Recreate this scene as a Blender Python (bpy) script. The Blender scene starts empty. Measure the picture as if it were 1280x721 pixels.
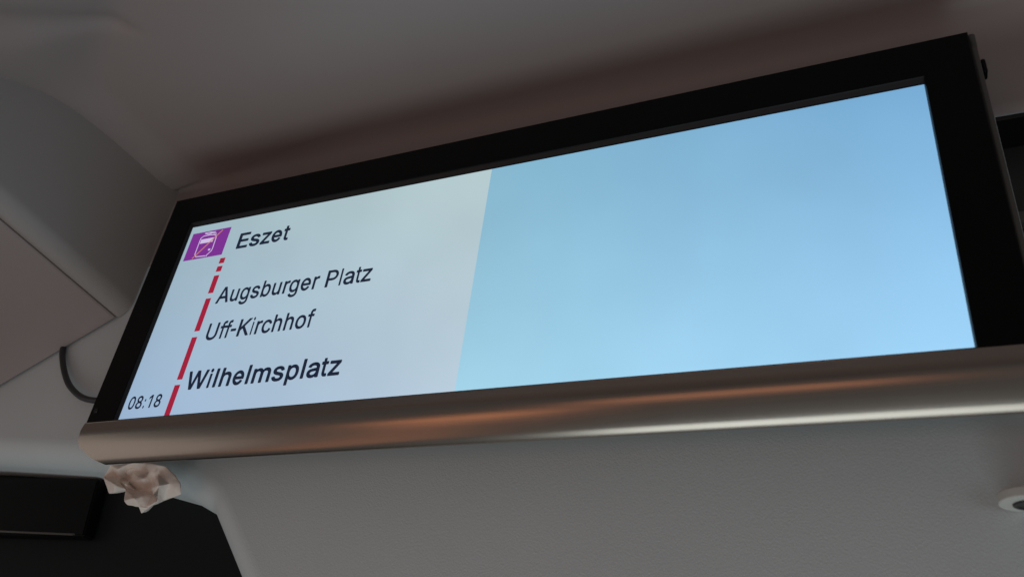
import bpy, bmesh, math, json, random
import numpy as np
from mathutils import Vector, Matrix, noise
from mathutils.geometry import tessellate_polygon

S = bpy.context.scene
COL = S.collection

# ------------------------------------------------------------------ camera
# World frame: X along the display, Z up the glass, Y away from the passenger.  Metres.
F_PX, CX, CY, WPX = 1069.81, 640.0, 360.5, 1280.0
CAM = Vector((0.3037, -0.5114, -0.2714))
R = np.array([[0.9110205, -0.1216842, -0.3939982],
              [0.3956057, 0.5275063, 0.7518199],
              [0.1163520, -0.8407913, 0.5287080]])
cd = bpy.data.cameras.new('camera'); cam = bpy.data.objects.new('camera', cd); COL.objects.link(cam)
M = Matrix(((R[0][0], -R[0][1], -R[0][2]), (R[1][0], -R[1][1], -R[1][2]), (R[2][0], -R[2][1], -R[2][2]))).to_4x4()
M.translation = CAM
cam.matrix_world = M
cd.sensor_width = 36.0; cd.lens = 36.0 * F_PX / WPX
cd.clip_start = 0.01; cd.clip_end = 60
cd.dof.use_dof = True; cd.dof.focus_distance = 0.80; cd.dof.aperture_fstop = 10
S.camera = cam

# ------------------------------------------------------------------ light
w = bpy.data.worlds.new('World'); S.world = w; w.use_nodes = True
bg = w.node_tree.nodes['Background']
bg.inputs[0].default_value = (0.80, 0.785, 0.795, 1); bg.inputs[1].default_value = 0.11

def lamp(name, loc, aim, sx, sy, power, col):
    l = bpy.data.lights.new(name, 'AREA'); l.shape = 'RECTANGLE'; l.size = sx; l.size_y = sy
    l.energy = power; l.color = col
    o = bpy.data.objects.new(name, l); COL.objects.link(o); o.location = loc
    o.rotation_euler = (Vector(aim) - Vector(loc)).to_track_quat('-Z', 'Y').to_euler()
    return o
LAMPS = [
    ('fill_light_right', (1.5, -1.3, -0.60), (0.2, 0.0, -0.15), 1.0, 0.7, 1.4, (0.88, 0.96, 1.0)),  # unseen soft lamp added as fill from the right
    ('door_window_light_below', (0.16, -0.28, -1.25), (0.18, -0.05, 0.0), .94, 0.62, 3.5, (0.84, 0.97, 1.0)),
    ('window_light_left', (-1.35, -0.55, -0.40), (-0.3, 0.0, -0.05), 0.5, 1.0, 0.68, (1.0, 0.90, 0.84)),
    # unseen warm lamps added to put copper reflections on the metal bar
    ('warm_light_left', (-0.76, -0.50, -0.88), (0.05, 0.0, 0.0), 0.55, 0.26, 0.14, (1.0, 0.40, 0.18)),
    ('warm_light_middle', (-0.50, -0.85, -0.58), (0.05, 0.0, 0.0), 0.36, 0.26, 0.26, (1.0, 0.40, 0.18)),
    ('warm_light_behind', (0.02, -1.10, -0.34), (0.20, 0.0, 0.0), 0.60, 0.30, 0.34, (1.0, 0.42, 0.22)),
]
for a in LAMPS: lamp(*a)
S.view_settings.view_transform = 'Standard'; S.view_settings.look = 'None'
S.view_settings.exposure = 0; S.view_settings.gamma = 1

# ------------------------------------------------------------------ helpers
def at(px, py, axis, val):
    """the point of a real plane (axis = val) behind a measured place of the photograph"""
    d = R @ np.array([px - CX, py - CY, F_PX]); t = (val - CAM[axis]) / d[axis]
    return Vector([CAM[k] + t * d[k] for k in range(3)])

def link(name, me, mat, parent=None, smooth=True):
    o = bpy.data.objects.new(name, me); COL.objects.link(o)
    for m in (mat if isinstance(mat, (list, tuple)) else [mat]): me.materials.append(m)
    if smooth:
        for p in me.polygons: p.use_smooth = True
    if parent: o.parent = parent
    return o
def obj(name, bm, mat, parent=None, smooth=False):
    me = bpy.data.meshes.new(name); bm.to_mesh(me); bm.free()
    return link(name, me, mat, parent, smooth)
def tag(o, label=None, cat=None, group=None, kind=None):
    for k, v in (('label', label), ('category', cat), ('group', group), ('kind', kind)):
        if v: o[k] = v
    return o
def box(bm, x0, x1, y0, y1, z0, z1, bev=0, seg=2):
    r = bmesh.ops.create_cube(bm, size=1)
    for v in r['verts']:
        v.co = Vector((x0 + (v.co.x + .5) * (x1 - x0), y0 + (v.co.y + .5) * (y1 - y0), z0 + (v.co.z + .5) * (z1 - z0)))
    if bev:
        es = list({e for v in r['verts'] for e in v.link_edges})
        bmesh.ops.bevel(bm, geom=es, offset=bev, segments=seg, affect='EDGES', profile=.5)
def sweep(bm, rings, close_ring=False, caps=False):
    """rings: list of equal-length lists of points"""
    vs = [[bm.verts.new(p) for p in r] for r in rings]
    n = len(vs[0])
    for a, b in zip(vs, vs[1:]):
        for i in range(n if close_ring else n - 1):
            bm.faces.new((a[i], a[(i + 1) % n], b[(i + 1) % n], b[i]))
    if caps:
        bm.faces.new(vs[0]); bm.faces.new(list(reversed(vs[-1])))
    return vs
def tube(bm, pts, r, n=14):
    rings = []
    for i, p in enumerate(pts):
        t = (pts[min(i + 1, len(pts) - 1)] - pts[max(i - 1, 0)]).normalized()
        u = t.cross(Vector((0, 1, 0.01))).normalized(); v = t.cross(u)
        rings.append([p + (u * math.cos(a) + v * math.sin(a)) * r for a in [2 * math.pi * k / n for k in range(n)]])
    sweep(bm, rings, True, True)
def spline(pts, n):
    P = [Vector(p) for p in pts]; P = [P[0] * 2 - P[1]] + P + [P[-1] * 2 - P[-2]]; out = []
    for i in range(1, len(P) - 2):
        for k in range(n):
            t = k / n; a, b, c, d = P[i - 1:i + 3]
            out.append(.5 * ((2 * b) + (c - a) * t + (2 * a - 5 * b + 4 * c - d) * t * t + (3 * b - a - 3 * c + d) * t ** 3))
    return out + [P[-2]]

# ------------------------------------------------------------------ materials
def new_mat(name):
    m = bpy.data.materials.new(name); m.use_nodes = True
    return m, m.node_tree.nodes, m.node_tree.links, m.node_tree.nodes['Principled BSDF']
def plastic(name, col, rough=.5, grain=0.0, gscale=700, gdist=.0003, var=.05, vscale=6, spec=.5, metallic=0):
    m, N, L, B = new_mat(name)
    tc = N.new('ShaderNodeTexCoord')
    n1 = N.new('ShaderNodeTexNoise'); n1.inputs['Scale'].default_value = vscale; n1.inputs['Detail'].default_value = 6
    L.new(tc.outputs['Object'], n1.inputs['Vector'])
    mx = N.new('ShaderNodeMixRGB'); mx.inputs[1].default_value = (*[c * (1 - var) for c in col], 1)
    mx.inputs[2].default_value = (*[c * (1 + var) for c in col], 1)
    L.new(n1.outputs['Fac'], mx.inputs[0]); L.new(mx.outputs[0], B.inputs['Base Color'])
    B.inputs['Roughness'].default_value = rough; B.inputs['Metallic'].default_value = metallic
    B.inputs['Specular IOR Level'].default_value = spec
    mr = N.new('ShaderNodeMapRange'); mr.inputs['To Min'].default_value = rough * .88; mr.inputs['To Max'].default_value = rough * 1.12
    L.new(n1.outputs['Fac'], mr.inputs['Value']); L.new(mr.outputs[0], B.inputs['Roughness'])
    if grain:
        n2 = N.new('ShaderNodeTexNoise'); n2.inputs['Scale'].default_value = gscale; n2.inputs['Detail'].default_value = 3
        mpp = N.new('ShaderNodeMapping'); mpp.inputs['Rotation'].default_value = (.5, .7, .4); L.new(tc.outputs['Object'], mpp.inputs[0]); L.new(mpp.outputs[0], n2.inputs['Vector'])
        bp = N.new('ShaderNodeBump'); bp.inputs['Strength'].default_value = grain; bp.inputs['Distance'].default_value = gdist
        L.new(n2.outputs['Fac'], bp.inputs['Height']); L.new(bp.outputs[0], B.inputs['Normal'])
    return m
M_wall = plastic('leather_grained_panel', (.69, .755, .775), .46, .55, 760, .0004, .05, 7)
M_ceil = plastic('ceiling_panel', (.375, .315, .30), .42, .25, 700, .0002, .03, 4)
M_side = plastic('side_panel', (.40, .365, .345), .45, .3, 700, .0002, .03, 5)
M_val = plastic('underside_panel', (.37, .305, .29), .5, .5, 600, .0003, .03, 6)
M_black = plastic('black_gloss_plastic', (.0025, .0027, .0026), .35, .1, 900, .0001, .2, 10, .15)
M_inner = plastic('black_matt_plastic', (.007, .0065, .008), .5, 0, spec=.5)
M_house = plastic('housing_sheet_metal', (.10, .095, .085), .5, .2, 800, .0001, .1, 20)
M_dark = plastic('dark_glass', (.017, .0185, .0195), .5, 0, var=.15, vscale=3, spec=.08)
M_box = plastic('black_box_plastic', (.003, .0028, .0026), .45, spec=.12, grain=.1) #, .3, 700, .0002)
M_recess = plastic('recess_grey', (.035, .035, .033), .5, .3)
M_rub = plastic('cable_rubber', (.035, .033, .04), .45, 0)
M_latch = plastic('pale_alloy', (.62, .62, .58), .38, .2, 900, .0001, .05, 40)
M_hole = plastic('black_hole', (.006, .006, .006), .25, 0)
M_lip = plastic('lip_plastic', (.05, .05, .052), .3, 0)

# brushed anodised aluminium, grain along X
m, N, L, B = new_mat('brushed_aluminium'); M_alu = m
B.inputs['Base Color'].default_value = (.42, .365, .315, 1); B.inputs['Metallic'].default_value = 1; B.inputs['Roughness'].default_value = .30
tc = N.new('ShaderNodeTexCoord'); mp = N.new('ShaderNodeMapping'); mp.inputs['Scale'].default_value = (6, 1500, 1500)
nn = N.new('ShaderNodeTexNoise'); nn.inputs['Scale'].default_value = 1; nn.inputs['Detail'].default_value = 3
L.new(tc.outputs['Object'], mp.inputs[0]); L.new(mp.outputs[0], nn.inputs['Vector'])
bp = N.new('ShaderNodeBump'); bp.inputs['Strength'].default_value = .12; bp.inputs['Distance'].default_value = .0002
L.new(nn.outputs['Fac'], bp.inputs['Height']); L.new(bp.outputs[0], B.inputs['Normal'])
n3 = N.new('ShaderNodeTexNoise'); n3.inputs['Scale'].default_value = 18; n3.inputs['Detail'].default_value = 5
L.new(tc.outputs['Object'], n3.inputs['Vector'])
mr = N.new('ShaderNodeMapRange'); mr.inputs['To Min'].default_value = .22; mr.inputs['To Max'].default_value = .28
L.new(n3.outputs['Fac'], mr.inputs['Value']); L.new(mr.outputs[0], B.inputs['Roughness'])

def emissive(name, col, strength=1):
    m, N, L, B = new_mat(name)
    B.inputs['Base Color'].default_value = (.01, .01, .012, 1); B.inputs['Roughness'].default_value = .35
    B.inputs['Emission Color'].default_value = (*col, 1); B.inputs['Emission Strength'].default_value = strength
    return m
def lin(r, g, b): return tuple(((c / 255 + .055) / 1.055) ** 2.4 if c > 10 else c / 255 / 12.92 for c in (r, g, b))
M_text = emissive('lcd_text_navy', lin(22, 32, 52))
M_red = emissive('lcd_red', lin(158, 26, 56))
M_purple = emissive('lcd_purple', lin(122, 46, 144))
M_white = emissive('lcd_white', lin(205, 190, 225))
M_orange = emissive('lcd_orange', lin(196, 128, 96))

# pale and blue LCD panes; corner colours hold picture tones and painted viewing-angle falloff
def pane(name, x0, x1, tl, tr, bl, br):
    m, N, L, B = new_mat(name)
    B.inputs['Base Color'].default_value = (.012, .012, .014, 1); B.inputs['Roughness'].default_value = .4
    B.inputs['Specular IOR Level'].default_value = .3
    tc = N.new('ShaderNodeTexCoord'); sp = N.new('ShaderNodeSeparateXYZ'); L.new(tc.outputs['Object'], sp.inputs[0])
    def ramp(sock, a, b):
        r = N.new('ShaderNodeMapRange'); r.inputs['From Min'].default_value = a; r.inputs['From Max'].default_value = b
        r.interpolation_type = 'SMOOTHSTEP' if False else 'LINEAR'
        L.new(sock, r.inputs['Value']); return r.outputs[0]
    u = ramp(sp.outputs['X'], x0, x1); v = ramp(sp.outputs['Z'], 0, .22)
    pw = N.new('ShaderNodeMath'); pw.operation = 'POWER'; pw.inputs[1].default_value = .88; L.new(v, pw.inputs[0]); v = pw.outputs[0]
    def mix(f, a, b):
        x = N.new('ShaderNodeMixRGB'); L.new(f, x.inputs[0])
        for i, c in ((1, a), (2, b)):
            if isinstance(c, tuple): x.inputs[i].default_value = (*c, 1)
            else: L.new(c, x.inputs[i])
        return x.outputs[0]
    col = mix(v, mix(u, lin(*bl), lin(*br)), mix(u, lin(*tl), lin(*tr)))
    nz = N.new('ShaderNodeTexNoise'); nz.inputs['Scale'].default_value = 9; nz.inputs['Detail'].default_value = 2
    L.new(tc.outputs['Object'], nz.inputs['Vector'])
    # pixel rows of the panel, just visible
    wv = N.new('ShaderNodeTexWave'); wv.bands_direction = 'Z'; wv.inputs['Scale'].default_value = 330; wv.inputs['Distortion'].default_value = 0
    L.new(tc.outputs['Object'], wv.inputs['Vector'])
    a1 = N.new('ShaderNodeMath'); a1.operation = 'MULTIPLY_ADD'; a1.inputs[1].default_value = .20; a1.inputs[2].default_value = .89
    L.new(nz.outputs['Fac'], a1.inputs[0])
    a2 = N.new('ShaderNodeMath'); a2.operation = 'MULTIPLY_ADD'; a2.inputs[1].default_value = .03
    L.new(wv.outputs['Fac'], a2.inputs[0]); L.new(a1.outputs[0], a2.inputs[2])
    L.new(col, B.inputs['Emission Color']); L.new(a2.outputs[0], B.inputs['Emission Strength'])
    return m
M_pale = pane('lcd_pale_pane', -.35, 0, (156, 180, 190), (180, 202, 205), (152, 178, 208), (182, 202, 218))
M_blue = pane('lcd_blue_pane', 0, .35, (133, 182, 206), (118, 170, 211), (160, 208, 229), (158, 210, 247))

# ------------------------------------------------------------------ the setting
Z_CEIL, Y_WALL, X_SIDE = .343, .060, -.474
ZC = Z_CEIL
# ceiling: cove rounds off from the wall, and bends down towards the side panel
def sm(t): t = max(0, min(1, t)); return t * t * (3 - 2 * t)
arc = [at(px, py, 0, X_SIDE) for px, py in ((222, 248), (181, 211), (140, 175), (105, 146), (70, 122), (35, 107), (0, 98))]
arc_y = [p.y for p in arc]; arc_z = [p.z for p in arc]
def arc_at(y):
    if y >= arc_y[0]: return ZC
    for i in range(len(arc) - 1):
        if arc_y[i + 1] <= y: 
            t = (y - arc_y[i]) / (arc_y[i + 1] - arc_y[i]); return arc_z[i] + t * (arc_z[i + 1] - arc_z[i])
    return arc_z[-1] + (y - arc_y[-1]) * .45
def arc_s(y): return sum(arc_at(y + d) for d in (-.03, -.02, -.01, 0, .01, .02, .03)) / 7
FOLD = .11
def ceil_z(x, y):
    a = min(0.0, arc_s(y) - ZC)
    k = 1 - sm((x - X_SIDE) / (.05 + .40 * sm((-.10 - y) / .25)))
    z = ZC + max(a, -.10) * k
    # a shallow pressed fold that fans out from one point
    dx, dy = x + .315, y + .135; r = math.hypot(dx, dy)
    if r > 1e-6:
        th = math.degrees(math.atan2(-dx, -dy))          # 0 = towards the passenger, 90 = to the left
        z += FOLD * r * sm(r / .05) * (math.exp(-((th - 40) / 11) ** 2)) / (1 + (r / .4) ** 2)
    return z
ys = [Y_WALL - .0005 - .02 * (1 - math.cos(a)) * 0 for a in ()]
ceil_r = .040
bm = bmesh.new()
YS = [Y_WALL - .0085 - .005 * i for i in range(100)] + [-.455 - .06 * i for i in range(1, 40)]
XS = [X_SIDE - .02 + .006 * i for i in range(100)] + [X_SIDE + .574 + .05 * i for i in range(1, 40)]
rows = []
for x in XS:
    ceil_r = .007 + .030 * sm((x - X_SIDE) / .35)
    row = [None, Vector((x, Y_WALL - .0001, .2301)), Vector((x, Y_WALL - .0012, .2303)), Vector((x, Y_WALL - .0012, ZC - .10)), Vector((x, Y_WALL - .0012, ZC - ceil_r - .004)), Vector((x, Y_WALL - .0012, ZC - ceil_r))]  # darker ceiling colour carried down the upper wall, standing in for its shade
    for k in range(1, 8):
        a = k / 8 * math.pi / 2
        row.append(Vector((x, Y_WALL - .0012 - ceil_r + ceil_r * math.cos(a), ZC - ceil_r + ceil_r * math.sin(a))))
    row = row[1:]
    for i, y in enumerate(YS): y = min(y, Y_WALL - .0012 - ceil_r - .0006 * (i + 1)); row.append(Vector((x, y, ceil_z(x, y))))
    rows.append(row)
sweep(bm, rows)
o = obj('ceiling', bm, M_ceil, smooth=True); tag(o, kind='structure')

# wall (bulkhead) behind the display with the cab opening lower left and a recess at the right
rr = .026
edge = [at(-700, 560, 1, Y_WALL + rr), at(0, 584, 1, Y_WALL + rr), at(128, 592, 1, Y_WALL + rr),
        at(216, 612, 1, Y_WALL + .004), at(257, 636, 1, Y_WALL + .004), at(290, 719, 1, Y_WALL + .004)]
e2 = [Vector((p.x, p.z, 0)) for p in edge]
e2.append(e2[-1] + (e2[-1] - e2[-2]).normalized() * .9)
# round the corners a little
def rounded(P, cut, n=5):
    out = [P[0]]
    for a, b, c in zip(P, P[1:], P[2:]):
        u = (a - b).normalized() * min(cut, (a - b).length * .45); v = (c - b).normalized() * min(cut, (c - b).length * .45)
        for k in range(n + 1):
            t = k / n; out.append((b + u) * (1 - t) ** 2 + b * 2 * t * (1 - t) + (b + v) * t * t)
    return out + [P[-1]]
e2 = rounded(e2, .006)
nrm = []
for i in range(len(e2)):
    t = (e2[min(i + 1, len(e2) - 1)] - e2[max(i - 1, 0)]).normalized(); nrm.append(Vector((-t.y, t.x, 0)))  # up/right = into wall
bm = bmesh.new()
front = [Vector((p.x + n.x * rr, Y_WALL, p.y + n.y * rr)) for p, n in zip(e2, nrm)]
rings = []
for k in range(15):
    a = k / 14 * math.pi / 2
    rings.append([Vector((p.x + n.x * rr * (1 - math.sin(a)), Y_WALL + rr * (1 - math.cos(a)), p.y + n.y * rr * (1 - math.sin(a)))) for p, n in zip(e2, nrm)])
rings.append([Vector((p.x, Y_WALL + .055, p.y)) for p in e2])
sweep(bm, rings)
RX0, RZ1, RZ0, RX1 = .3985, .2300, .0, .75
outer = [(-2.2, ZC + .02), (-2.2, front[0].z)] + [(p.x, p.z) for p in front] + [(2.0, front[-1].z), (2.0, ZC + .02)]
hole = [(RX0, RZ0), (RX0, RZ1), (RX1, RZ1), (RX1, RZ0)]
poly = [[Vector((x, z, 0)) for x, z in outer], [Vector((x, z, 0)) for x, z in hole]]
flat = [p for q in poly for p in q]
vs = [bm.verts.new((p.x, Y_WALL, p.y)) for p in flat]
n_ = len(poly[0]); es = [bm.edges.new((vs[i], vs[(i + 1) % n_])) for i in range(n_)] + [bm.edges.new((vs[n_ + i], vs[n_ + (i + 1) % 4])) for i in range(4)]
bmesh.ops.triangle_fill(bm, edges=es, use_beauty=True, use_dissolve=False)
# recess sides
sweep(bm, [[Vector((x, y, z)) for x, z in hole + hole[:1]] for y in (Y_WALL, Y_WALL + .05)])
bmesh.ops.recalc_face_normals(bm, faces=bm.faces)
me = bpy.data.meshes.new('wall'); bm.to_mesh(me); bm.free()
o = link('wall', me, M_wall); tag(o, kind='structure')
for p in me.polygons: p.use_smooth = abs(p.normal.y) < .9995 and p.center.x < .35

# ------------------------------------------------------------------ overhead side unit on the left
unit = bpy.data.objects.new('overhead_side_unit', None); COL.objects.link(unit); unit.location = (X_SIDE, .058, .16)
tag(unit, 'grey moulded side unit with rounded lower ridge, left of the display under the ceiling', 'wall unit')
inv = Matrix.Translation(-Vector(unit.location))
ridge = at(150, 395, 1, .058)
def uz(y): return ridge.z + (.058 - y) * .108
sl = Vector((-.1534, 0, -.0758)).normalized()          # direction of the underside, down and outwards
rad = .022
C2 = ridge + Vector((0, 0, 0))
# profile of the upper panel in XZ, relative to the ridge corner
def fillet(P, a, b, r, n=10):
    """round corner P between unit directions a and b"""
    ang = a.angle(b); d = r / math.tan(ang / 2); s = P + a * d; e = P + b * d
    c = P + (a + b).normalized() * (r / math.sin(ang / 2)); out = []
    v0 = s - c; v1 = e - c; tot = v0.angle(v1); ax = v0.cross(v1).normalized()
    for k in range(n + 1): out.append(c + Matrix.Rotation(tot * k / n, 3, ax) @ v0)
    return out
up = Vector((0, 0, 1))
prof = [Vector((.013, 0, .26)), Vector((.013, 0, .15)), Vector((.013, 0, .06))] + fillet(Vector((.013, 0, .0064)), up, sl, rad) 
end = prof[-1] + Vector((0,0,0))
prof += [end + sl * .004]
seam_in = prof[-1] + Vector((-.003, 0, .006))
prof += [prof[-1] + Vector((-.001, 0, .0015)), seam_in]
YR = [.058, .03, 0, -.05, -.1, -.15, -.2, -.3, -.45, -.7]
bm = bmesh.new(); sweep(bm, [[Vector((ridge.x, y, uz(y))) + p for p in prof] for y in YR])
o = obj('side_panel', bm, M_side, smooth=True); o.parent = unit; o.matrix_parent_inverse = Matrix.Identity(4); o.data.transform(inv)
me = o.data
# underside panel, a separate board with its own rounded front lip
base = end + sl * .0065 + Vector((0, 0, -.0005))
nn_ = Vector((sl.z, 0, -sl.x)); nn_ = nn_ if nn_.z < 0 else -nn_
pr2 = [base + Vector((-.001, 0, .006)), base + Vector((0, 0, .001)), base + sl * .0012 + nn_ * -.0, base + sl * .05, base + sl * .12, base + sl * .26, base + sl * .262 + Vector((0, 0, .012))]
bm = bmesh.new(); rings = []
for y in [.057, .0555] + YR[1:]:
    up_ = .0015 if y == .057 else 0
    rings.append([Vector((ridge.x, y, uz(y) + up_)) + p for p in pr2])
rings.insert(0, [p + Vector((0, .001, .012)) for p in rings[0]])
sweep(bm, rings)
o = obj('underside_board', bm, M_val, smooth=False); o.parent = unit; o.data.transform(inv)

# ------------------------------------------------------------------ dark partition glass and blind box behind the opening
bm = bmesh.new(); box(bm, -2.2, .4, .1115, .118, -1.2, .02)
o = obj('partition_glass', bm, M_dark); tag(o, 'black tinted partition glass filling the opening below the left end of the display', 'glass panel')
t = bpy.data.objects.new('blind_box', None); COL.objects.link(t); t.location = (-.5, .10, -.05)
tag(t, 'black box with a thin pale lower rail in the dark opening at the lower left', 'blind box')
inv = Matrix.Translation(-Vector(t.location))
a = at(-300, 590, 1, .095); b = at(123, 598, 1, .095); c = at(104, 670, 1, .095); d = at(-300, 660, 1, .095)
bm = bmesh.new()
q = [bm.verts.new(p) for p in (a, b, c, d)]; q2 = [bm.verts.new(p + Vector((0, .015, 0))) for p in (a, b, c, d)]
bm.faces.new(q); bm.faces.new(q2[::-1])
for i in range(4): bm.faces.new((q[(i + 1) % 4], q[i], q2[i], q2[(i + 1) % 4]))
bmesh.ops.recalc_face_normals(bm, faces=bm.faces)
bmesh.ops.bevel(bm, geom=list(bm.edges), offset=.002, segments=3, affect='EDGES')
o = obj('body', bm, M_box); o.parent = t; o.data.transform(inv)
bm = bmesh.new(); tube(bm, [at(-300, 659, 1, .092), at(0, 663.5, 1, .092), at(92, 667.5, 1, .092)], .0011, 10)
o = obj('lower_rail', bm, M_house, smooth=True); o.parent = t; o.data.transform(inv)

# ------------------------------------------------------------------ equipment recess at the right
t = bpy.data.objects.new('recessed_panel', None); COL.objects.link(t); t.location = (.58, .10, .11)
tag(t, 'dark grey recessed panel with small clips, right of the display', 'panel'); inv = Matrix.Translation(-Vector(t.location))
bm = bmesh.new(); box(bm, RX0 + .0005, RX1 - .001, .095, .105, RZ0 + .001, RZ1 - .001)
o = obj('panel', bm, M_recess); o.parent = t; o.data.transform(inv)
bm = bmesh.new(); box(bm, RX0 + .0004, RX1 - .002, .0606, .094, RZ1 - .0045, RZ1 - .0003)
o = obj('top_shade', bm, M_hole); o.parent = t; o.data.transform(inv)  # black strip painted in as the shadow gap under the recess edge
for px, py in ((1252, 168), (1279, 272)):
    p = at(px, py, 1, .088); bm = bmesh.new(); box(bm, p.x - .004, p.x + .004, .086, .096, p.z - .005, p.z + .005, .001)
    o = obj('clip', bm, M_house); o.parent = t; o.data.transform(inv)

# ------------------------------------------------------------------ cable
pts = [at(79, 432, 1, .0565), at(78, 445, 1, .0555), at(80, 462, 1, .054), at(85, 478, 1, .053), at(93, 489, 1, .052), at(103, 496.5, 1, .051), at(116, 500, 1, .050), at(135, 500, 1, .048), at(170, 496, 1, .045)]
bm = bmesh.new(); tube(bm, spline(pts, 8), .0033)
o = obj('cable', bm, M_rub, smooth=True); tag(o, 'dark cable curving from under the side unit to behind the display', 'cable')

# ------------------------------------------------------------------ the passenger display
disp = bpy.data.objects.new('passenger_display', None); COL.objects.link(disp); disp.location = (0, .03, 0)
tag(disp, 'wide black framed passenger information screen with list of stops and brushed metal lower bar', 'display')
inv = Matrix.Translation(-Vector(disp.location))
def part(name, bm, mat, smooth=False, parent=None):
    o = obj(name, bm, mat, parent or disp, smooth)
    o.data.transform(inv if (parent is None or parent == disp) else inv)
    return o
W2, H, YB = .35, .2201, -.004
BX0, BX1, BZ1, BZ0 = -.3862, .3840, .2606, -.004
# bezel: outer frame, chamfered into the recessed glass
def loop(x0, x1, z0, z1, y): return [Vector((x0, y, z0)), Vector((x1, y, z0)), Vector((x1, y, z1)), Vector((x0, y, z1))]
ix0, ix1, iz0, iz1 = -.3490, .3495, -.001, .2215
bm = bmesh.new()
sweep(bm, [loop(BX0, BX1, BZ0, BZ1, .020), loop(BX0, BX1, BZ0, BZ1, YB + .0008), loop(BX0 + .0008, BX1 - .0008, BZ0, BZ1 - .0008, YB),
           loop(ix0 - .0035, ix1 + .0012, iz0, iz1 + .0030, YB), loop(ix0 - .0030, ix1 + .0008, iz0, iz1 + .0026, YB + .0009),
           loop(ix0 - .0012, ix1 + .0003, iz0, iz1 - .0004, -.0006), loop(ix0 - .0012, ix1 + .0003, iz0, iz1 - .0004, .004)], True)
o = part('bezel', bm, [M_black, M_inner])
for p in o.data.polygons:
    c = p.center
    if BX0 + .03 < c.x < BX1 - .03 and False: p.material_index = 1
for i, p in enumerate(o.data.polygons):
    if i >= 16: p.material_index = 1
# LCD
bm = bmesh.new()
xd = -.0008
for i, (x0, x1) in enumerate(((-W2, xd), (xd, W2))):
    v = [bm.verts.new((x, 0, z)) for x, z in ((x0, -.004), (x1, -.004), (x1, H), (x0, H))]
    f = bm.faces.new(v); f.material_index = i
v = [bm.verts.new((x, .006, z)) for x, z in ((-W2, -.004), (W2, -.004), (W2, H), (-W2, H))]; f = bm.faces.new(v[::-1]); f.material_index = 2
for a_, b_ in (((-W2, -.004), (-W2, H)), ((-W2, H), (W2, H)), ((W2, H), (W2, -.004)), ((W2, -.004), (-W2, -.004))):
    f = bm.faces.new([bm.verts.new(p) for p in ((a_[0], 0, a_[1]), (a_[0], .006, a_[1]), (b_[0], .006, b_[1]), (b_[0], 0, b_[1]))]); f.material_index = 2
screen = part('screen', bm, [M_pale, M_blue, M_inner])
# housing
bm = bmesh.new(); box(bm, BX0 + .006, BX1 - .004, .0202, .052, -.004, BZ1 - .006, .003)
part('housing', bm, M_house)
bm = bmesh.new(); box(bm, BX1 + .0003, BX1 + .0045, .0000, .030, .0, BZ1 - .012, .0012)
part('side_flange', bm, M_house)
bm = bmesh.new(); box(bm, BX1 + .0003, BX1 + .0052, .0015, .016, BZ1 - .0115, BZ1 + .0035, .002, 3)
part('hinge', bm, M_house)
p = at(1229, 86, 1, .008)
bm = bmesh.new(); box(bm, BX1 + .0047, p.x + .0022, .004, .014, p.z - .0065, p.z + .0065, .0015, 2)
part('side_latch', bm, M_black)
# small round dimple lower left of the bezel
p = at(120, 513, 1, YB)
bm = bmesh.new(); bmesh.ops.create_cone(bm, cap_ends=True, segments=24, radius1=.0026, radius2=.0022, depth=.0008, matrix=Matrix.Translation((p.x, YB - .0003, p.z)) @ Matrix.Rotation(math.pi / 2, 4, 'X'))
part('cover_cap', bm, M_inner)
# lower bar
prof = [(.010, -.0010), (-.0028, -.0014), (-.0041, -.0026), (-.0047, -.0055), (-.0053, -.0095), (-.0050, -.0140), (-.0040, -.0180), (-.0022, -.0220), (.0003, -.0260), (.0029, -.0296), (.0052, -.0325), (.0072, -.0347), (.0094, -.0365), (.0114, -.0375), (.0129, -.0371), (.0141, -.0358), (.0148, -.0330)]
P = spline([Vector((0, y, z)) for y, z in prof], 8)
BAR0, BAR1 = -.3870, .3925
def endx(q): return BAR0 + float(np.interp(q.z + .0428 - .436 * q.y, [.0, .0017, .0061, .0119, .0193, .025], [.028, .025, .016, .008, .0008, 0]))
bm = bmesh.new(); sweep(bm, [[Vector((endx(q), q.y, q.z)) for q in P]] + [[Vector((x, q.y, q.z)) for q in P] for x in (BAR0 + .03, -.2, 0, .2, BAR1 - .001, BAR1)])
back = [Vector((0, .022, -.0010))]
for x in (BAR0, BAR1):
    f = [bm.verts.new((endx(q) + .0002 if x < 0 else x - .0002, q.y, q.z)) for q in P + back]; bm.faces.new(f)
o = part('lower_bar', bm, M_alu, smooth=True)
for pl in o.data.polygons:
    if len(pl.vertices) > 4: pl.use_smooth = False
bm = bmesh.new(); box(bm, BAR1 - .012, BAR1 + .002, .0145, .028, -.0380, -.0345, .0005)
part('end_clip', bm, M_black)

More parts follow.
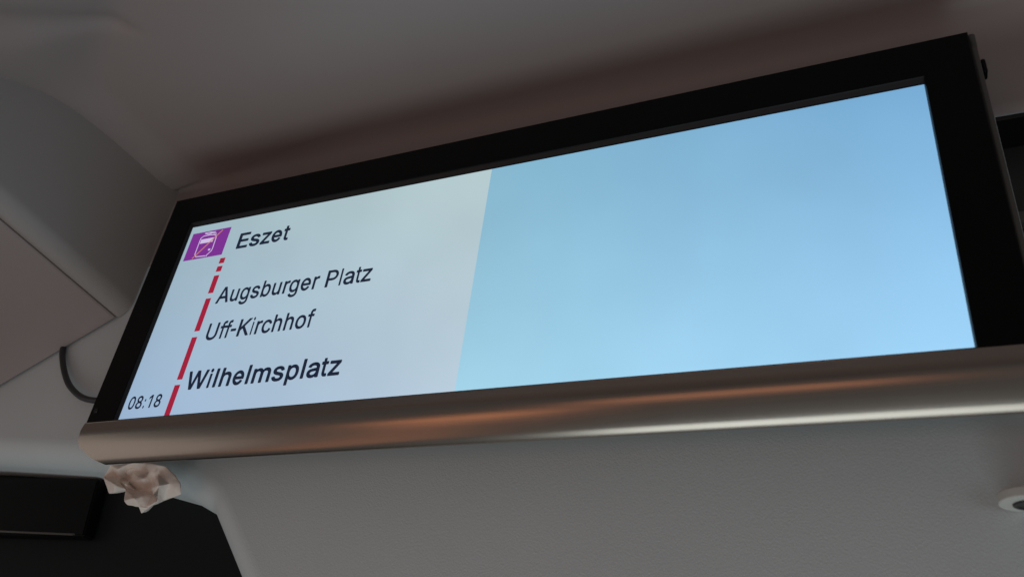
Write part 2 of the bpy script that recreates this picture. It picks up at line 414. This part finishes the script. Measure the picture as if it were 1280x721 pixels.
# ---- what the screen shows
GL = json.loads('''{"E":[[60,0,60,509,372,509,372,452,125,452,125,286,355,286,355,229,125,229,125,57,375,57,375,0]],"s":[[182,-8,163,-7,145,-5,128,-2,112,3,98,10,84,18,72,27,62,38,53,50,45,63,40,78,36,94,94,107,99,92,105,79,114,69,124,60,136,54,150,49,165,46,181,45,200,46,217,50,232,55,244,62,255,71,262,81,267,91,268,103,267,112,265,121,260,129,254,136,246,142,237,147,225,151,212,155,149,170,125,177,104,186,87,196,72,208,61,222,53,237,48,255,47,274,48,290,51,305,57,319,65,332,75,343,87,354,100,363,115,370,131,377,149,381,167,384,187,384,206,384,223,381,239,378,254,372,267,366,279,358,290,349,299,339,307,328,314,316,319,303,324,290,268,277,264,288,258,298,251,307,243,316,232,323,219,328,205,331,187,333,171,332,156,329,143,324,131,317,121,308,114,299,110,289,109,277,110,267,112,258,117,250,124,243,133,237,144,232,157,227,172,223,229,209,254,202,275,194,292,183,306,171,317,158,325,142,330,125,331,107,330,90,326,75,321,61,312,47,302,35,290,24,276,15,260,6,242,0,223,-5,203,-7]],"z":[[42,0,42,46,254,320,254,323,48,323,48,379,333,379,333,331,126,60,126,56,339,56,339,0]],"e":[[212,-8,185,-7,161,-2,138,6,117,16,98,30,82,46,68,64,56,85,46,108,40,132,35,159,34,187,35,215,39,242,46,267,55,290,67,311,81,329,97,346,115,359,135,370,157,378,180,383,205,384,221,384,236,382,251,379,266,374,280,368,294,361,307,351,319,341,331,329,341,315,350,299,357,282,363,263,368,242,370,219,371,194,371,169,75,169,75,221,338,221,310,202,309,220,307,237,303,254,298,269,291,282,283,294,273,305,263,314,250,321,237,326,222,329,205,330,189,329,173,326,159,321,146,313,135,304,125,294,116,282,109,270,103,256,99,241,97,226,96,211,96,178,97,157,100,139,104,122,110,106,118,92,128,80,139,70,151,61,165,55,179,50,195,47,212,46,224,47,234,48,244,50,254,53,263,56,271,61,278,66,285,73,292,80,297,88,302,96,306,105,365,91,360,77,353,63,345,51,335,39,324,29,311,19,298,11,283,4,266,-1,249,-5,231,-7]],"t":[[204,379,204,327,6,327,6,379],[65,471,126,471,126,98,127,86,128,76,132,68,136,61,142,56,150,53,159,51,170,50,173,50,177,50,181,51,185,51,190,52,194,52,198,53,202,54,213,2,208,0,203,-1,198,-2,192,-3,186,-3,180,-4,174,-4,168,-4,145,-3,125,2,107,10,92,21,80,35,72,52,67,71,65,93]],"A":[[16,0,201,509,276,509,463,0,395,0,287,302,282,317,276,334,270,352,264,372,257,394,250,420,241,447,232,478,245,478,236,447,228,419,220,393,213,371,191,302,85,0],[110,142,110,199,370,199,370,142]],"u":[[182,-5,164,-4,146,-1,130,4,115,11,101,20,89,31,78,44,69,59,62,76,57,95,54,116,53,139,53,379,114,379,114,144,115,123,119,105,127,89,137,75,150,64,164,56,181,52,200,50,213,51,226,53,238,57,249,62,259,69,268,77,276,86,283,97,289,109,293,122,295,137,296,153,296,379,357,379,357,0,298,0,298,92,307,92,297,67,286,47,272,30,257,17,240,7,222,0,203,-4]],"g":[[207,-151,187,-150,168,-148,150,-144,134,-140,119,-134,105,-127,93,-119,82,-110,73,-101,64,-91,57,-80,51,-69,101,-41,106,-47,110,-53,116,-59,122,-66,128,-72,136,-78,145,-83,154,-88,165,-92,178,-95,192,-97,207,-97,229,-96,249,-92,267,-85,282,-75,295,-62,304,-47,310,-28,311,-6,311,68,306,68,302,62,298,56,293,49,287,41,280,34,272,28,263,21,252,16,241,11,227,8,212,5,195,5,173,6,152,10,132,17,113,27,95,39,80,53,67,71,55,90,46,112,39,136,35,163,34,191,35,220,39,246,46,271,55,293,66,314,80,332,95,347,112,361,131,371,152,378,173,383,196,384,213,384,228,382,242,378,253,373,264,367,273,360,281,353,288,346,294,338,299,331,304,325,308,319,313,319,313,379,372,379,372,-9,371,-32,367,-54,360,-73,350,-90,338,-104,324,-117,308,-127,291,-136,271,-142,251,-147,229,-150],[205,59,222,60,237,63,251,68,264,75,275,84,285,95,293,107,300,121,305,137,309,154,312,172,312,193,312,212,309,231,305,248,300,264,293,278,285,291,275,303,264,312,251,320,237,325,222,329,205,330,188,329,172,325,158,320,145,312,134,302,124,290,115,277,109,262,103,246,99,229,97,212,96,193,97,173,99,155,103,138,109,123,116,108,124,96,134,85,145,76,158,68,172,63,188,60]],"b":[[229,-8,213,-7,198,-5,184,-1,172,4,162,10,153,17,145,24,138,31,132,39,127,46,122,53,118,59,112,59,112,0,53,0,53,509,114,509,114,319,118,319,122,325,127,331,132,338,137,346,144,353,152,360,161,367,171,373,183,378,197,381,212,384,229,384,252,383,274,378,294,371,313,361,330,347,345,332,359,313,370,293,379,270,385,245,389,218,390,189,389,160,385,133,379,108,370,84,359,64,346,45,330,29,313,16,294,5,274,-2,252,-7],[220,47,237,48,253,51,267,57,279,66,291,76,301,88,309,101,316,117,321,133,325,151,327,170,328,189,327,209,325,227,321,245,316,261,309,276,301,290,291,301,280,311,267,319,253,325,237,329,220,330,203,329,188,325,174,320,161,312,150,302,140,291,132,278,125,263,120,247,116,229,113,210,113,189,113,169,116,150,120,132,125,115,132,100,140,86,150,75,162,65,174,57,188,51,204,48]],"r":[[53,0,53,379,112,379,112,321,115,321,122,335,130,347,140,358,152,367,166,375,181,380,196,384,213,385,217,385,221,385,225,385,229,384,234,384,237,384,241,384,243,384,243,322,242,323,239,323,235,324,230,324,224,325,219,325,213,326,207,326,194,325,182,323,170,319,159,315,149,309,140,301,132,293,126,284,121,273,117,262,114,250,114,237,114,0]],"P":[[60,0,60,509,235,509,263,507,289,503,312,497,332,487,350,476,366,462,379,447,390,430,398,411,404,391,407,370,409,348,407,325,404,304,398,284,390,265,379,248,366,233,350,219,332,207,312,198,289,191,263,187,235,186,109,186,109,242,233,242,252,243,269,246,284,250,297,256,308,264,318,272,327,282,333,294,338,306,342,319,344,333,344,348,344,362,342,376,338,389,333,402,326,413,318,423,308,431,297,439,284,444,268,449,251,451,232,452,125,452,125,0]],"l":[[139,-2,119,-1,101,3,86,10,74,20,65,33,58,47,54,65,53,84,53,509,114,509,114,99,114,87,115,77,117,68,120,62,124,58,130,54,137,53,146,52,150,52,154,52,158,52,160,53,163,53,165,53,167,54,170,54,181,3,176,2,172,1,167,0,162,-1,156,-2,151,-2,145,-2]],"a":[[160,-9,142,-8,126,-5,110,-1,94,5,80,12,68,22,57,32,48,45,40,58,35,73,31,90,30,108,31,123,34,138,38,150,43,161,50,171,58,179,67,187,78,193,89,199,100,203,112,207,125,211,138,213,152,216,165,218,178,220,234,227,244,228,252,230,259,232,265,235,270,238,273,243,275,248,276,255,276,257,275,268,273,279,271,288,267,297,262,304,256,311,248,317,240,322,230,326,220,329,208,330,196,331,183,330,171,329,159,326,149,322,140,318,132,313,124,307,118,301,112,294,107,288,103,281,100,274,41,291,48,308,57,322,67,335,79,346,91,355,104,364,118,370,133,375,148,379,163,382,179,384,194,384,204,384,215,383,227,382,239,379,251,376,263,372,275,367,286,360,296,353,306,343,315,333,322,320,329,306,333,290,336,272,337,251,337,0,277,0,277,52,272,52,269,45,264,38,258,32,252,25,244,18,236,12,226,6,215,1,203,-3,190,-6,176,-8],[170,45,187,46,202,49,216,53,228,59,239,66,248,74,257,83,263,93,269,104,272,115,275,126,276,138,276,190,273,188,270,186,265,184,259,182,253,180,246,179,239,177,231,176,223,175,216,173,208,172,200,171,175,168,165,166,154,164,144,162,134,159,125,155,117,150,110,145,103,139,98,132,95,124,93,115,92,105,92,95,94,87,98,79,102,72,107,66,114,61,121,56,130,52,139,49,149,47,159,46]],"U":[[259,-8,230,-7,203,-2,177,5,154,15,133,28,114,43,98,60,85,80,74,101,66,124,62,148,60,173,60,509,124,509,124,178,125,160,128,144,133,128,141,113,150,99,160,87,173,77,187,68,203,61,220,56,239,53,259,52,279,53,298,56,315,61,331,68,345,77,357,87,368,99,377,113,384,128,389,144,392,160,393,178,393,509,457,509,457,173,456,148,451,124,443,101,433,80,419,60,403,43,384,28,363,15,340,5,315,-2,288,-7]],"f":[[228,379,228,327,6,327,6,379],[81,0,81,432,82,447,84,461,89,474,96,486,104,496,113,505,124,513,135,519,148,524,161,527,174,529,187,530,197,530,207,529,215,528,222,527,229,525,234,524,239,522,243,521,227,468,225,469,222,470,219,471,215,472,211,473,206,473,200,474,195,474,182,473,171,470,162,466,154,460,149,452,145,443,142,431,142,419,142,0]],"-":[[337,244,337,188,114,188,114,244]],"K":[[104,145,104,216,113,228,122,239,130,250,139,261,148,272,157,282,165,293,174,303,184,314,193,324,202,334,212,344,364,509,448,509,231,276,228,276],[60,0,60,509,125,509,125,334,124,225,125,193,125,0],[372,0,188,259,228,309,449,0]],"i":[[53,0,53,379,114,379,114,0],[84,443,75,444,67,446,60,449,54,455,48,461,44,468,42,475,41,483,42,491,44,499,48,506,54,512,60,517,67,521,75,523,84,524,92,523,100,521,107,517,114,512,119,506,123,499,126,491,126,483,126,475,123,468,119,461,114,455,107,449,100,446,92,444]],"c":[[207,-8,182,-7,159,-2,137,6,117,16,98,30,82,46,68,64,56,85,46,108,40,133,36,159,34,187,36,216,40,243,46,268,56,291,68,312,82,330,98,346,117,360,137,371,159,378,182,383,207,384,221,384,234,383,247,380,260,377,272,373,284,368,295,362,305,356,315,349,324,341,332,332,340,322,347,312,353,301,358,289,362,277,303,262,301,269,298,276,294,283,290,289,286,295,281,301,276,306,270,311,264,315,257,319,250,322,242,325,234,327,226,329,217,329,207,330,189,329,173,325,158,319,145,310,134,300,124,287,115,274,108,258,103,242,99,224,97,206,96,187,97,169,99,151,103,134,108,117,115,102,124,89,134,76,145,66,158,57,173,51,189,48,207,46,217,47,226,48,234,49,243,52,250,54,258,58,264,62,271,66,277,71,282,76,287,82,292,89,296,95,299,102,302,110,304,117,363,102,359,90,354,78,348,67,341,56,334,46,325,37,316,29,306,21,296,15,285,9,273,4,261,-1,248,-4,235,-6,221,-8]],"h":[[114,227,114,0,53,0,53,509,114,509,114,287,102,287,112,312,124,332,137,349,152,362,169,372,187,379,207,383,227,384,246,383,264,380,280,376,295,369,309,360,321,349,332,336,341,321,348,304,353,285,356,264,357,240,357,0,296,0,296,235,295,256,290,275,283,291,273,304,260,315,246,323,229,328,210,329,197,328,184,326,172,322,161,317,150,311,141,303,133,293,126,283,121,271,117,257,114,243]],"o":[[207,-8,182,-7,159,-2,137,6,117,16,98,30,82,46,68,64,56,85,46,108,40,133,36,159,34,187,36,216,40,243,46,268,56,291,68,312,82,330,98,346,117,360,137,371,159,378,182,383,207,384,233,383,256,378,278,371,299,360,317,346,333,330,347,312,359,291,369,268,376,243,380,216,381,187,380,159,376,133,369,108,359,85,347,64,333,46,317,30,299,16,278,6,256,-2,233,-7],[207,46,226,48,242,51,257,57,270,66,282,76,292,89,300,102,307,117,312,134,316,151,318,169,319,187,318,206,316,224,312,242,307,258,300,274,292,287,282,300,270,310,257,319,242,325,226,329,207,330,189,329,173,325,158,319,145,310,134,300,124,287,115,274,108,258,103,242,99,224,97,206,96,187,97,169,99,151,103,134,108,117,115,102,124,89,134,76,145,66,158,57,173,51,189,48]],"W":[[155,0,16,509,82,509,163,196,166,183,170,171,173,158,175,145,187,94,189,80,192,67,195,53,197,40,189,40,192,53,194,67,197,80,200,94,203,107,205,120,208,133,211,145,224,196,306,509,380,509,462,196,465,183,468,171,471,158,474,145,486,94,489,80,492,67,494,53,497,40,488,40,491,53,493,67,496,80,499,94,502,107,504,120,507,133,510,145,523,196,603,509,670,509,530,0,455,0,368,323,363,339,359,356,355,373,351,391,347,410,344,431,340,452,336,475,350,475,346,453,342,433,339,413,335,395,331,377,327,359,323,341,318,323,230,0]],"m":[[53,0,53,379,112,379,112,295,108,295,112,310,118,323,125,335,132,346,141,355,151,363,161,370,172,376,183,380,195,384,207,386,219,386,239,385,257,380,273,372,287,361,299,347,309,331,316,314,321,295,312,295,317,308,322,321,329,332,337,343,347,353,357,361,368,369,381,375,394,380,407,383,422,385,437,386,453,385,468,383,483,378,497,372,510,364,522,354,532,342,541,328,548,313,553,296,556,276,557,255,557,0,496,0,496,254,494,273,490,289,483,302,473,313,460,321,447,326,433,329,419,330,406,330,395,328,384,324,374,320,365,314,358,307,351,299,345,290,341,280,338,270,336,259,335,247,335,0,274,0,274,260,273,275,269,288,262,301,253,311,242,320,229,326,215,329,199,330,188,330,178,328,168,325,158,320,148,314,140,307,132,299,126,289,121,278,117,266,114,253,114,238,114,0]],"p":[[53,-143,53,379,112,379,112,319,118,319,122,325,126,331,131,338,137,346,144,353,152,360,161,367,171,373,183,378,197,381,212,384,229,384,252,383,274,378,294,371,313,361,330,347,345,332,359,313,370,293,379,270,385,245,389,218,390,189,389,160,385,133,379,108,370,84,359,64,346,45,330,29,313,16,294,5,274,-2,252,-7,229,-8,213,-7,198,-5,184,-1,173,4,162,10,153,17,145,24,138,31,132,39,127,46,122,53,118,59,114,59,114,-143],[220,47,237,48,253,51,267,57,279,66,291,76,301,88,309,101,316,117,321,133,325,151,327,170,328,189,327,209,325,227,321,245,316,261,309,276,301,290,291,301,280,311,267,319,253,325,237,329,220,330,203,329,188,325,174,320,161,312,150,302,140,291,132,278,125,263,120,247,116,229,113,210,113,189,113,169,116,150,120,132,125,115,132,100,140,86,150,75,162,65,174,57,188,51,204,48]],"0":[[227,-7,199,-5,174,1,151,11,130,24,111,41,95,62,80,86,69,113,60,144,53,178,49,214,48,254,49,294,53,330,60,364,69,395,81,422,95,447,112,467,130,484,151,498,174,508,200,514,227,516,254,514,279,508,302,498,323,484,342,467,358,447,372,422,384,395,393,364,400,330,404,294,405,254,404,214,400,178,393,144,384,113,373,86,359,62,342,41,323,24,302,11,279,1,254,-5],[227,50,245,51,261,56,276,63,290,74,303,87,313,103,323,122,330,144,336,168,340,194,343,223,344,254,343,285,340,314,336,341,330,365,323,387,313,405,303,422,290,435,276,446,261,453,245,458,227,460,209,458,192,453,177,446,163,435,151,422,140,405,131,387,123,365,117,341,113,314,110,285,109,254,110,223,113,194,117,168,123,144,131,122,140,103,151,87,163,74,177,63,192,56,209,51]],"8":[[226,-7,201,-6,178,-2,156,3,136,11,117,21,101,33,86,47,74,62,64,78,57,96,53,115,52,135,53,151,55,166,59,181,65,195,72,208,81,220,90,231,101,241,113,249,125,256,139,261,153,265,153,267,135,273,119,282,105,293,93,308,83,324,76,342,72,360,70,380,72,399,75,417,82,434,90,450,101,464,114,477,129,488,146,498,164,506,184,511,204,514,226,516,248,514,269,511,288,506,306,498,323,488,337,477,350,464,361,450,370,434,377,417,380,399,382,380,380,361,376,342,369,324,359,308,347,293,333,282,318,273,300,267,300,265,314,261,327,256,339,249,351,241,362,231,372,220,380,208,387,195,393,181,397,166,400,151,401,135,399,115,395,96,388,78,378,62,366,47,352,33,335,21,317,11,296,3,275,-2,251,-6],[226,49,243,50,258,52,272,55,285,60,296,66,307,74,315,82,323,91,329,102,333,113,336,126,337,139,336,152,333,165,329,177,322,189,314,199,305,208,295,216,283,223,270,228,256,232,242,234,226,235,211,234,196,232,182,228,169,223,157,216,147,208,138,199,130,189,123,177,119,165,116,152,115,139,116,126,119,113,123,102,129,91,136,82,145,74,156,66,167,60,180,55,195,52,210,50],[226,290,239,290,252,292,263,296,274,300,284,306,293,313,300,321,307,330,312,341,316,351,318,363,319,376,318,388,316,399,313,410,308,420,301,429,294,437,285,444,275,449,264,454,252,457,240,459,226,460,213,459,200,457,188,454,177,449,167,444,159,437,151,429,145,420,139,410,136,399,134,388,133,376,134,363,136,351,139,341,145,330,151,321,159,313,168,306,178,300,189,296,201,292,213,290]],":":[[95,-4,86,-4,78,-1,70,3,63,9,57,16,53,24,50,32,50,41,50,50,53,59,57,66,63,73,70,79,78,83,86,86,95,87,104,86,113,83,121,79,128,73,134,66,138,59,140,50,141,41,140,32,138,24,134,16,128,9,121,3,113,-1,104,-4],[95,271,86,272,78,274,70,278,63,284,57,291,53,299,50,307,50,316,50,325,53,334,57,342,63,349,70,354,78,359,86,361,95,362,104,361,113,359,121,354,128,349,134,342,138,334,140,325,141,316,140,307,138,299,134,291,128,284,121,278,113,274,104,272]],"1":[[76,0,76,55,391,55,391,0],[276,509,276,0,212,0,212,448,209,448,86,358,86,427,198,509]]}''')
REG = dict(A=(.667,-.001,.668),u=(.556,.064,.489),g=(.556,.03,.492),s=(.5,.03,.46),b=(.556,.065,.52),r=(.333,.065,.347),e=(.556,.037,.515),P=(.667,.077,.622),l=(.222,.064,.152),a=(.556,.036,.514),t=(.278,.017,.271),z=(.5,.02,.48),U=(.722,.079,.641),f=(.278,.009,.313),K=(.667,.073,.664),i=(.222,.066,.154),c=(.5,.039,.491),h=(.556,.066,.489),o=(.556,.033,.52))
REG['-'] = (.333, .032, .302); REG['0'] = (.556, .041, .508); REG['8'] = (.556, .041, .51); REG[':'] = (.278, .09, .187); REG['1'] = (.556, .109, .375); REG[' '] = (.278, 0, 0)
BOLD = dict(E=(.667,.073,.62),s=(.556,.023,.52),z=(.5,.015,.485),e=(.556,.031,.52),t=(.333,.021,.311),W=(.944,.003,.941),i=(.278,.072,.209),l=(.278,.072,.209),h=(.611,.067,.548),m=(.889,.058,.83),p=(.611,.066,.573),a=(.556,.03,.53))
GL['1'] = GL['1'][1:]
GL['l'] = [[53, 0, 114, 0, 114, 509, 53, 509]]
GL['P'] = [[60, 0, 60, 509, 240, 509] + [v for k in range(13) for v in (240 + 154 * math.sin(math.pi * k / 12), 355 + 154 * math.cos(math.pi * k / 12))] + [121, 201, 121, 0],
           [121, 456, 121, 254] + [v for k in range(13) for v in (240 + 101 * math.sin(math.pi * k / 12), 355 - 101 * math.cos(math.pi * k / 12))]]
arc_pt = lambda rx, ry, d: (203 + rx * math.cos(math.radians(d)), 190 + ry * math.sin(math.radians(d)))
GL['e'] = [[v for d in range(0, 331, 10) for v in arc_pt(169, 194, d)] + [v for d in range(325, -1, -10) for v in arc_pt(108, 138, d)] , [70, 162, 371, 162, 371, 214, 70, 214]]
def area(P): return sum(P[i][0] * P[(i + 1) % len(P)][1] - P[(i + 1) % len(P)][0] * P[i][1] for i in range(len(P))) / 2
def inside(pt, P):
    c = False
    for i in range(len(P)):
        (x1, y1), (x2, y2) = P[i], P[(i + 1) % len(P)]
        if (y1 > pt[1]) != (y2 > pt[1]) and pt[0] < (x2 - x1) * (pt[1] - y1) / (y2 - y1) + x1: c = not c
    return c
def write(name, text, tab, x0, x1, base, cap, bold, label=None):
    sx = (x1 - x0) / (sum(tab[c][0] for c in text) - tab[text[0]][1] - (tab[text[-1]][0] - tab[text[-1]][2]))
    pen = x0 - tab[text[0]][1] * sx; bm = bmesh.new(); lay = 0
    for ch in text:
        adv, lo, hi = tab[ch]
        if ch != ' ':
            cs = [[(s[i], s[i + 1]) for i in range(0, len(s), 2)] for s in GL[ch]]
            cs = [[p for i, p in enumerate(c) if p != c[i - 1]] for c in cs]
            big = max(cs, key=lambda c: abs(area(c))); sg = 1 if area(big) > 0 else -1
            if sg < 0: cs = [c[::-1] for c in cs]
            gx0 = min(p[0] for c in cs for p in c); gx1 = max(p[0] for c in cs for p in c)
            outs = [c for c in cs if area(c) > 0]; holes = [c for c in cs if area(c) <= 0]
            for k, oc in enumerate(outs):
                hs = [h for h in holes if inside(h[0], oc)]
                y = -.00022 - .00003 * k
                def place(p): return Vector(((p[0] - gx0 + bold) / (gx1 - gx0 + 2 * bold) * (hi - lo) * sx + pen + lo * sx, y, base + (p[1] + bold) * cap / (509 + 2 * bold)))
                es = []
                for c in [oc] + hs:
                    vs = [bm.verts.new(place(p)) for p in c]
                    es += [bm.edges.new((vs[i], vs[i - 1])) for i in range(len(vs))]
                bmesh.ops.triangle_fill(bm, edges=es, use_beauty=True, use_dissolve=False)
                if bold > 0:       # heavier weight: a pen drawn round the contour
                    for c in [oc] + hs:
                        for i in range(len(c)):
                            a, b = Vector(c[i - 1]), Vector(c[i]); n_ = Vector((b.y - a.y, a.x - b.x)).normalized() * bold
                            y = -.00030 - .00003 * k
                            bm.faces.new([bm.verts.new(place(q)) for q in (a - n_, b - n_, b + n_, a + n_)])
                            y = -.00034 - .00003 * k
                            bm.faces.new([bm.verts.new(place((b.x + bold * math.cos(t_), b.y + bold * math.sin(t_)))) for t_ in [2 * math.pi * j / 8 + .39 for j in range(8)]])
        pen += adv * sx
    o = part(name, bm, M_text, parent=screen)
    if label: o['label'] = label
write('stop_name', 'Eszet', BOLD, -.2782, -.2142, .1800, .0192, 18, 'bold stop name Eszet')
write('stop_name', 'Augsburger Platz', REG, -.2800, -.1042, .1162, .0184, 13, 'stop name Augsburger Platz')
write('stop_name', 'Uff-Kirchhof', REG, -.2770, -.1550, .0756, .0184, 13, 'stop name Uff-Kirchhof')
write('stop_name', 'Wilhelmsplatz', BOLD, -.2810, -.1128, .0249, .0190, 18, 'bold stop name Wilhelmsplatz')
write('clock_time', '08:18', REG, -.3440, -.3042, .0103, .0131, 15)
def strip(bm, x0, x1, z0, z1, y=-.0002, mi=0):
    f = bm.faces.new([bm.verts.new(p) for p in ((x0, y, z0), (x1, y, z0), (x1, y, z1), (x0, y, z1))]); f.material_index = mi
for z1, z0 in ((.1716, .1652), (.1617, .1553), (.1507, .1300), (.1240, .0875), (.0810, .0366), (.0312, -.0006)):
    bm = bmesh.new(); strip(bm, -.2942, -.2876, z0, z1); part('route_dash', bm, M_red, parent=screen)
# tram pictogram
bm = bmesh.new()
PX0, PX1, PZ0, PZ1 = -.3455, -.2945, .1762, .2107
strip(bm, PX0, PX1, PZ0, PZ1, -.0002)
def pic(px, py): return at(225 + px / 12.02, 275 + py / 12.02, 1, 0)
def stroke(bm, pts, wd, y, mi):
    P = [Vector((p.x, p.z)) for p in pts]
    L_, R_ = [], []
    for i, p in enumerate(P):
        t_ = (P[min(i + 1, len(P) - 1)] - P[max(i - 1, 0)]).normalized(); n_ = Vector((-t_.y, t_.x)) * wd / 2
        L_.append(bm.verts.new((p.x + n_.x, y, p.y + n_.y))); R_.append(bm.verts.new((p.x - n_.x, y, p.y - n_.y)))
    for i in range(len(P) - 1):
        f = bm.faces.new((L_[i], R_[i], R_[i + 1], L_[i + 1])); f.material_index = mi
body = [pic(*p) for p in ((385, 540), (240, 555), (225, 520), (300, 320), (320, 275), (360, 245), (440, 228), (520, 222), (548, 235), (545, 265), (490, 430), (470, 465), (400, 530), (395, 548))]
stroke(bm, body, .0011, -.00026, 1)
for q in (((380, 205), (440, 190), (545, 178)), ((380, 205), (430, 215), (480, 205)), ((440, 190), (520, 200), (555, 205))): stroke(bm, [pic(*p) for p in q], .0009, -.00030, 1)
f = bm.faces.new([bm.verts.new((p.x, -.00034, p.z)) for p in [pic(*q) for q in ((325, 298), (515, 262), (490, 328), (300, 362))]]); f.material_index = 1
f = bm.faces.new([bm.verts.new((p.x, -.00034, p.z)) for p in [pic(*q) for q in ((430, 435), (462, 430), (450, 458), (420, 462))]]); f.material_index = 1
stroke(bm, [pic(*p) for p in ((183, 585), (650, 150))], .0014, -.00040, 2)
part('tram_pictogram', bm, [M_purple, M_white, M_orange], parent=screen)

# ------------------------------------------------------------------ crumpled tissue
TX, TY = 120, 570
def tp(px, py, y): return at(TX + px / 9.017, TY + py / 9.017, 1, y)
V = dict(
 a=(165,92,.036), b=(75,230,.040), c=(135,420,.046), c2=(200,408,.040), d=(325,372,.044), e=(305,500,.036), f=(350,550,.040), g=(480,575,.038), h=(505,655,.044),
 i=(600,570,.040), j=(770,505,.046), k=(955,425,.040), l=(950,320,.038), m_=(895,205,.036), n=(790,115,.034), o=(700,85,.030), p=(560,70,.040), q=(400,75,.034),
 r=(160,195,.050), s=(270,250,.046), t=(385,170,.050), u=(310,290,.056), v=(380,355,.060), w=(570,385,.052), x=(510,260,.034), y=(690,190,.034), z=(640,430,.044),
 A=(700,330,.026), B=(560,570,.040), C=(430,470,.030), D=(640,280,.046), E=(500,160,.046), F=(230,150,.034), G=(200,310,.032), H=(820,300,.034), I=(520,430,.036), J=(600,180,.040))
T = ['aFq','aFr','qFt','Frs','Fst','abr','brG','bGc','Gcc2','c2Gd','rsG','sGu','Gud','stu','tux','uvx','vwx','txE','tqE','qpE','pEJ','poJ','EJx','JxD','xDw','JyD','oJy','yDA','DwA','wAz',
     'ony','nyH','yAH','nm_H','m_lH','lkH','kjH','HjA','AjZ','duv','dvC','deC','efC','fgC','vwI','vCI','CgI','wIz','IzB','gIB','BzZ','giB','ghi','iBZ','ijZ']
V['Z'] = (680, 500, .034)
bm = bmesh.new(); vv = {k: bm.verts.new(tp(*p)) for k, p in V.items()}
import re
for s_ in T:
    ks = re.findall(r'm_|c2|[A-Za-z]', s_)
    try: bm.faces.new([vv[k] for k in ks])
    except Exception: pass
bmesh.ops.recalc_face_normals(bm, faces=bm.faces)
# a second, hidden fold of the same sheet behind the first, joined along the rim
fr = list(bm.faces)
r_ = bmesh.ops.extrude_face_region(bm, geom=fr)
nv = [g for g in r_['geom'] if isinstance(g, bmesh.types.BMVert)]
cx = sum((v.co.x for v in nv)) / len(nv); cz = sum((v.co.z for v in nv)) / len(nv)
for v in nv:
    v.co.y += .009; v.co.x = cx + (v.co.x - cx) * .84 - .001; v.co.z = cz + (v.co.z - cz) * .84 + .003
bmesh.ops.recalc_face_normals(bm, faces=bm.faces)
bmesh.ops.subdivide_edges(bm, edges=bm.edges, cuts=3, use_grid_fill=True)
for v in bm.verts:
    n0 = noise.noise(v.co * 90) ; n1 = 1 - abs(noise.noise(v.co * 160 + Vector((3, 1, 7)))) * 2
    v.co += Vector((noise.noise(v.co * 120 + Vector((9, 0, 0))) * .0011, n0 * .0016 + n1 * .0009, noise.noise(v.co * 120) * .0009))
    v.co.y += noise.noise(v.co * 420) * .0006
for e in bm.edges:
    if len(e.link_faces) == 2 and e.calc_face_angle(0) > .9: e.smooth = False
o = obj('tissue', bm, plastic('tissue_paper', (.93, .84, .77), .9, .7, 420, .0005, .06, 60, .2), smooth=True)
md = o.modifiers.new('s', 'SUBSURF'); md.levels = 1; md.render_levels = 1
tag(o, 'crumpled pale tissue tucked under the left end of the display', 'tissue')

# ------------------------------------------------------------------ fitting on the wall at the lower right
t = bpy.data.objects.new('wall_fitting', None); COL.objects.link(t); t.location = (.373, .06, -.076)
tag(t, 'small pale metal socket with black hole on the grey wall at the right edge', 'wall fitting'); inv = Matrix.Translation(-Vector(t.location))
z0, z1 = -.0793, -.0733
def plan(x0, x1, y0, yb, r, n=10):
    P = [Vector((x0, yb, 0))]
    for k in range(n + 1):
        a = math.pi + k / n * math.pi / 2; P.append(Vector((x0 + r + r * math.cos(a), y0 + r + r * math.sin(a), 0)))
    for k in range(n + 1):
        a = 1.5 * math.pi + k / n * math.pi / 2; P.append(Vector((x1 - r + r * math.cos(a), y0 + r + r * math.sin(a), 0)))
    return P + [Vector((x1, yb, 0))]
PL = []
for cx_, a0 in ((.3642, math.pi / 2), (.392, -math.pi / 2)):
    for k in range(17):
        a = a0 + math.pi * k / 16; PL.append(Vector((cx_ + .0138 * math.cos(a), .0457 + .0138 * math.sin(a), 0)))
bm = bmesh.new()
def ring(dx, z): 
    c = Vector((.374, .046, 0)); return [Vector((c.x + (p.x - c.x) * (1 - dx / .024), c.y + (p.y - c.y) * (1 - dx / .014) * 1.0, z)) for p in PL]
sweep(bm, [ring(.0009, z1 + .0006), ring(.0002, z1 + .0002), ring(0, z1 - .0006), ring(0, z0 + .0008), ring(.0003, z0 + .0002), ring(.0010, z0)], True, True)
bmesh.ops.recalc_face_normals(bm, faces=bm.faces)
o = obj('body', bm, M_latch, smooth=False); o.parent = t; o.data.transform(inv)
bm = bmesh.new()
hc = Vector((.3690, .0462, 0)); rings = []
for r0, z in ((.0092, z0 - .0001), (.0090, z0 - .0008), (.0080, z0 - .0009), (.0072, z0 - .0003), (.0066, z0 - .00015)):
    rings.append([Vector((hc.x + r0 * math.cos(a) * 1.25, hc.y + r0 * math.sin(a), z)) for a in [2 * math.pi * k / 32 for k in range(32)]])
sweep(bm, rings, True, False); bm.faces.new([bm.verts.new(p) for p in rings[-1]])
o = obj('socket', bm, M_hole, smooth=True); o.parent = t; o.data.transform(inv)
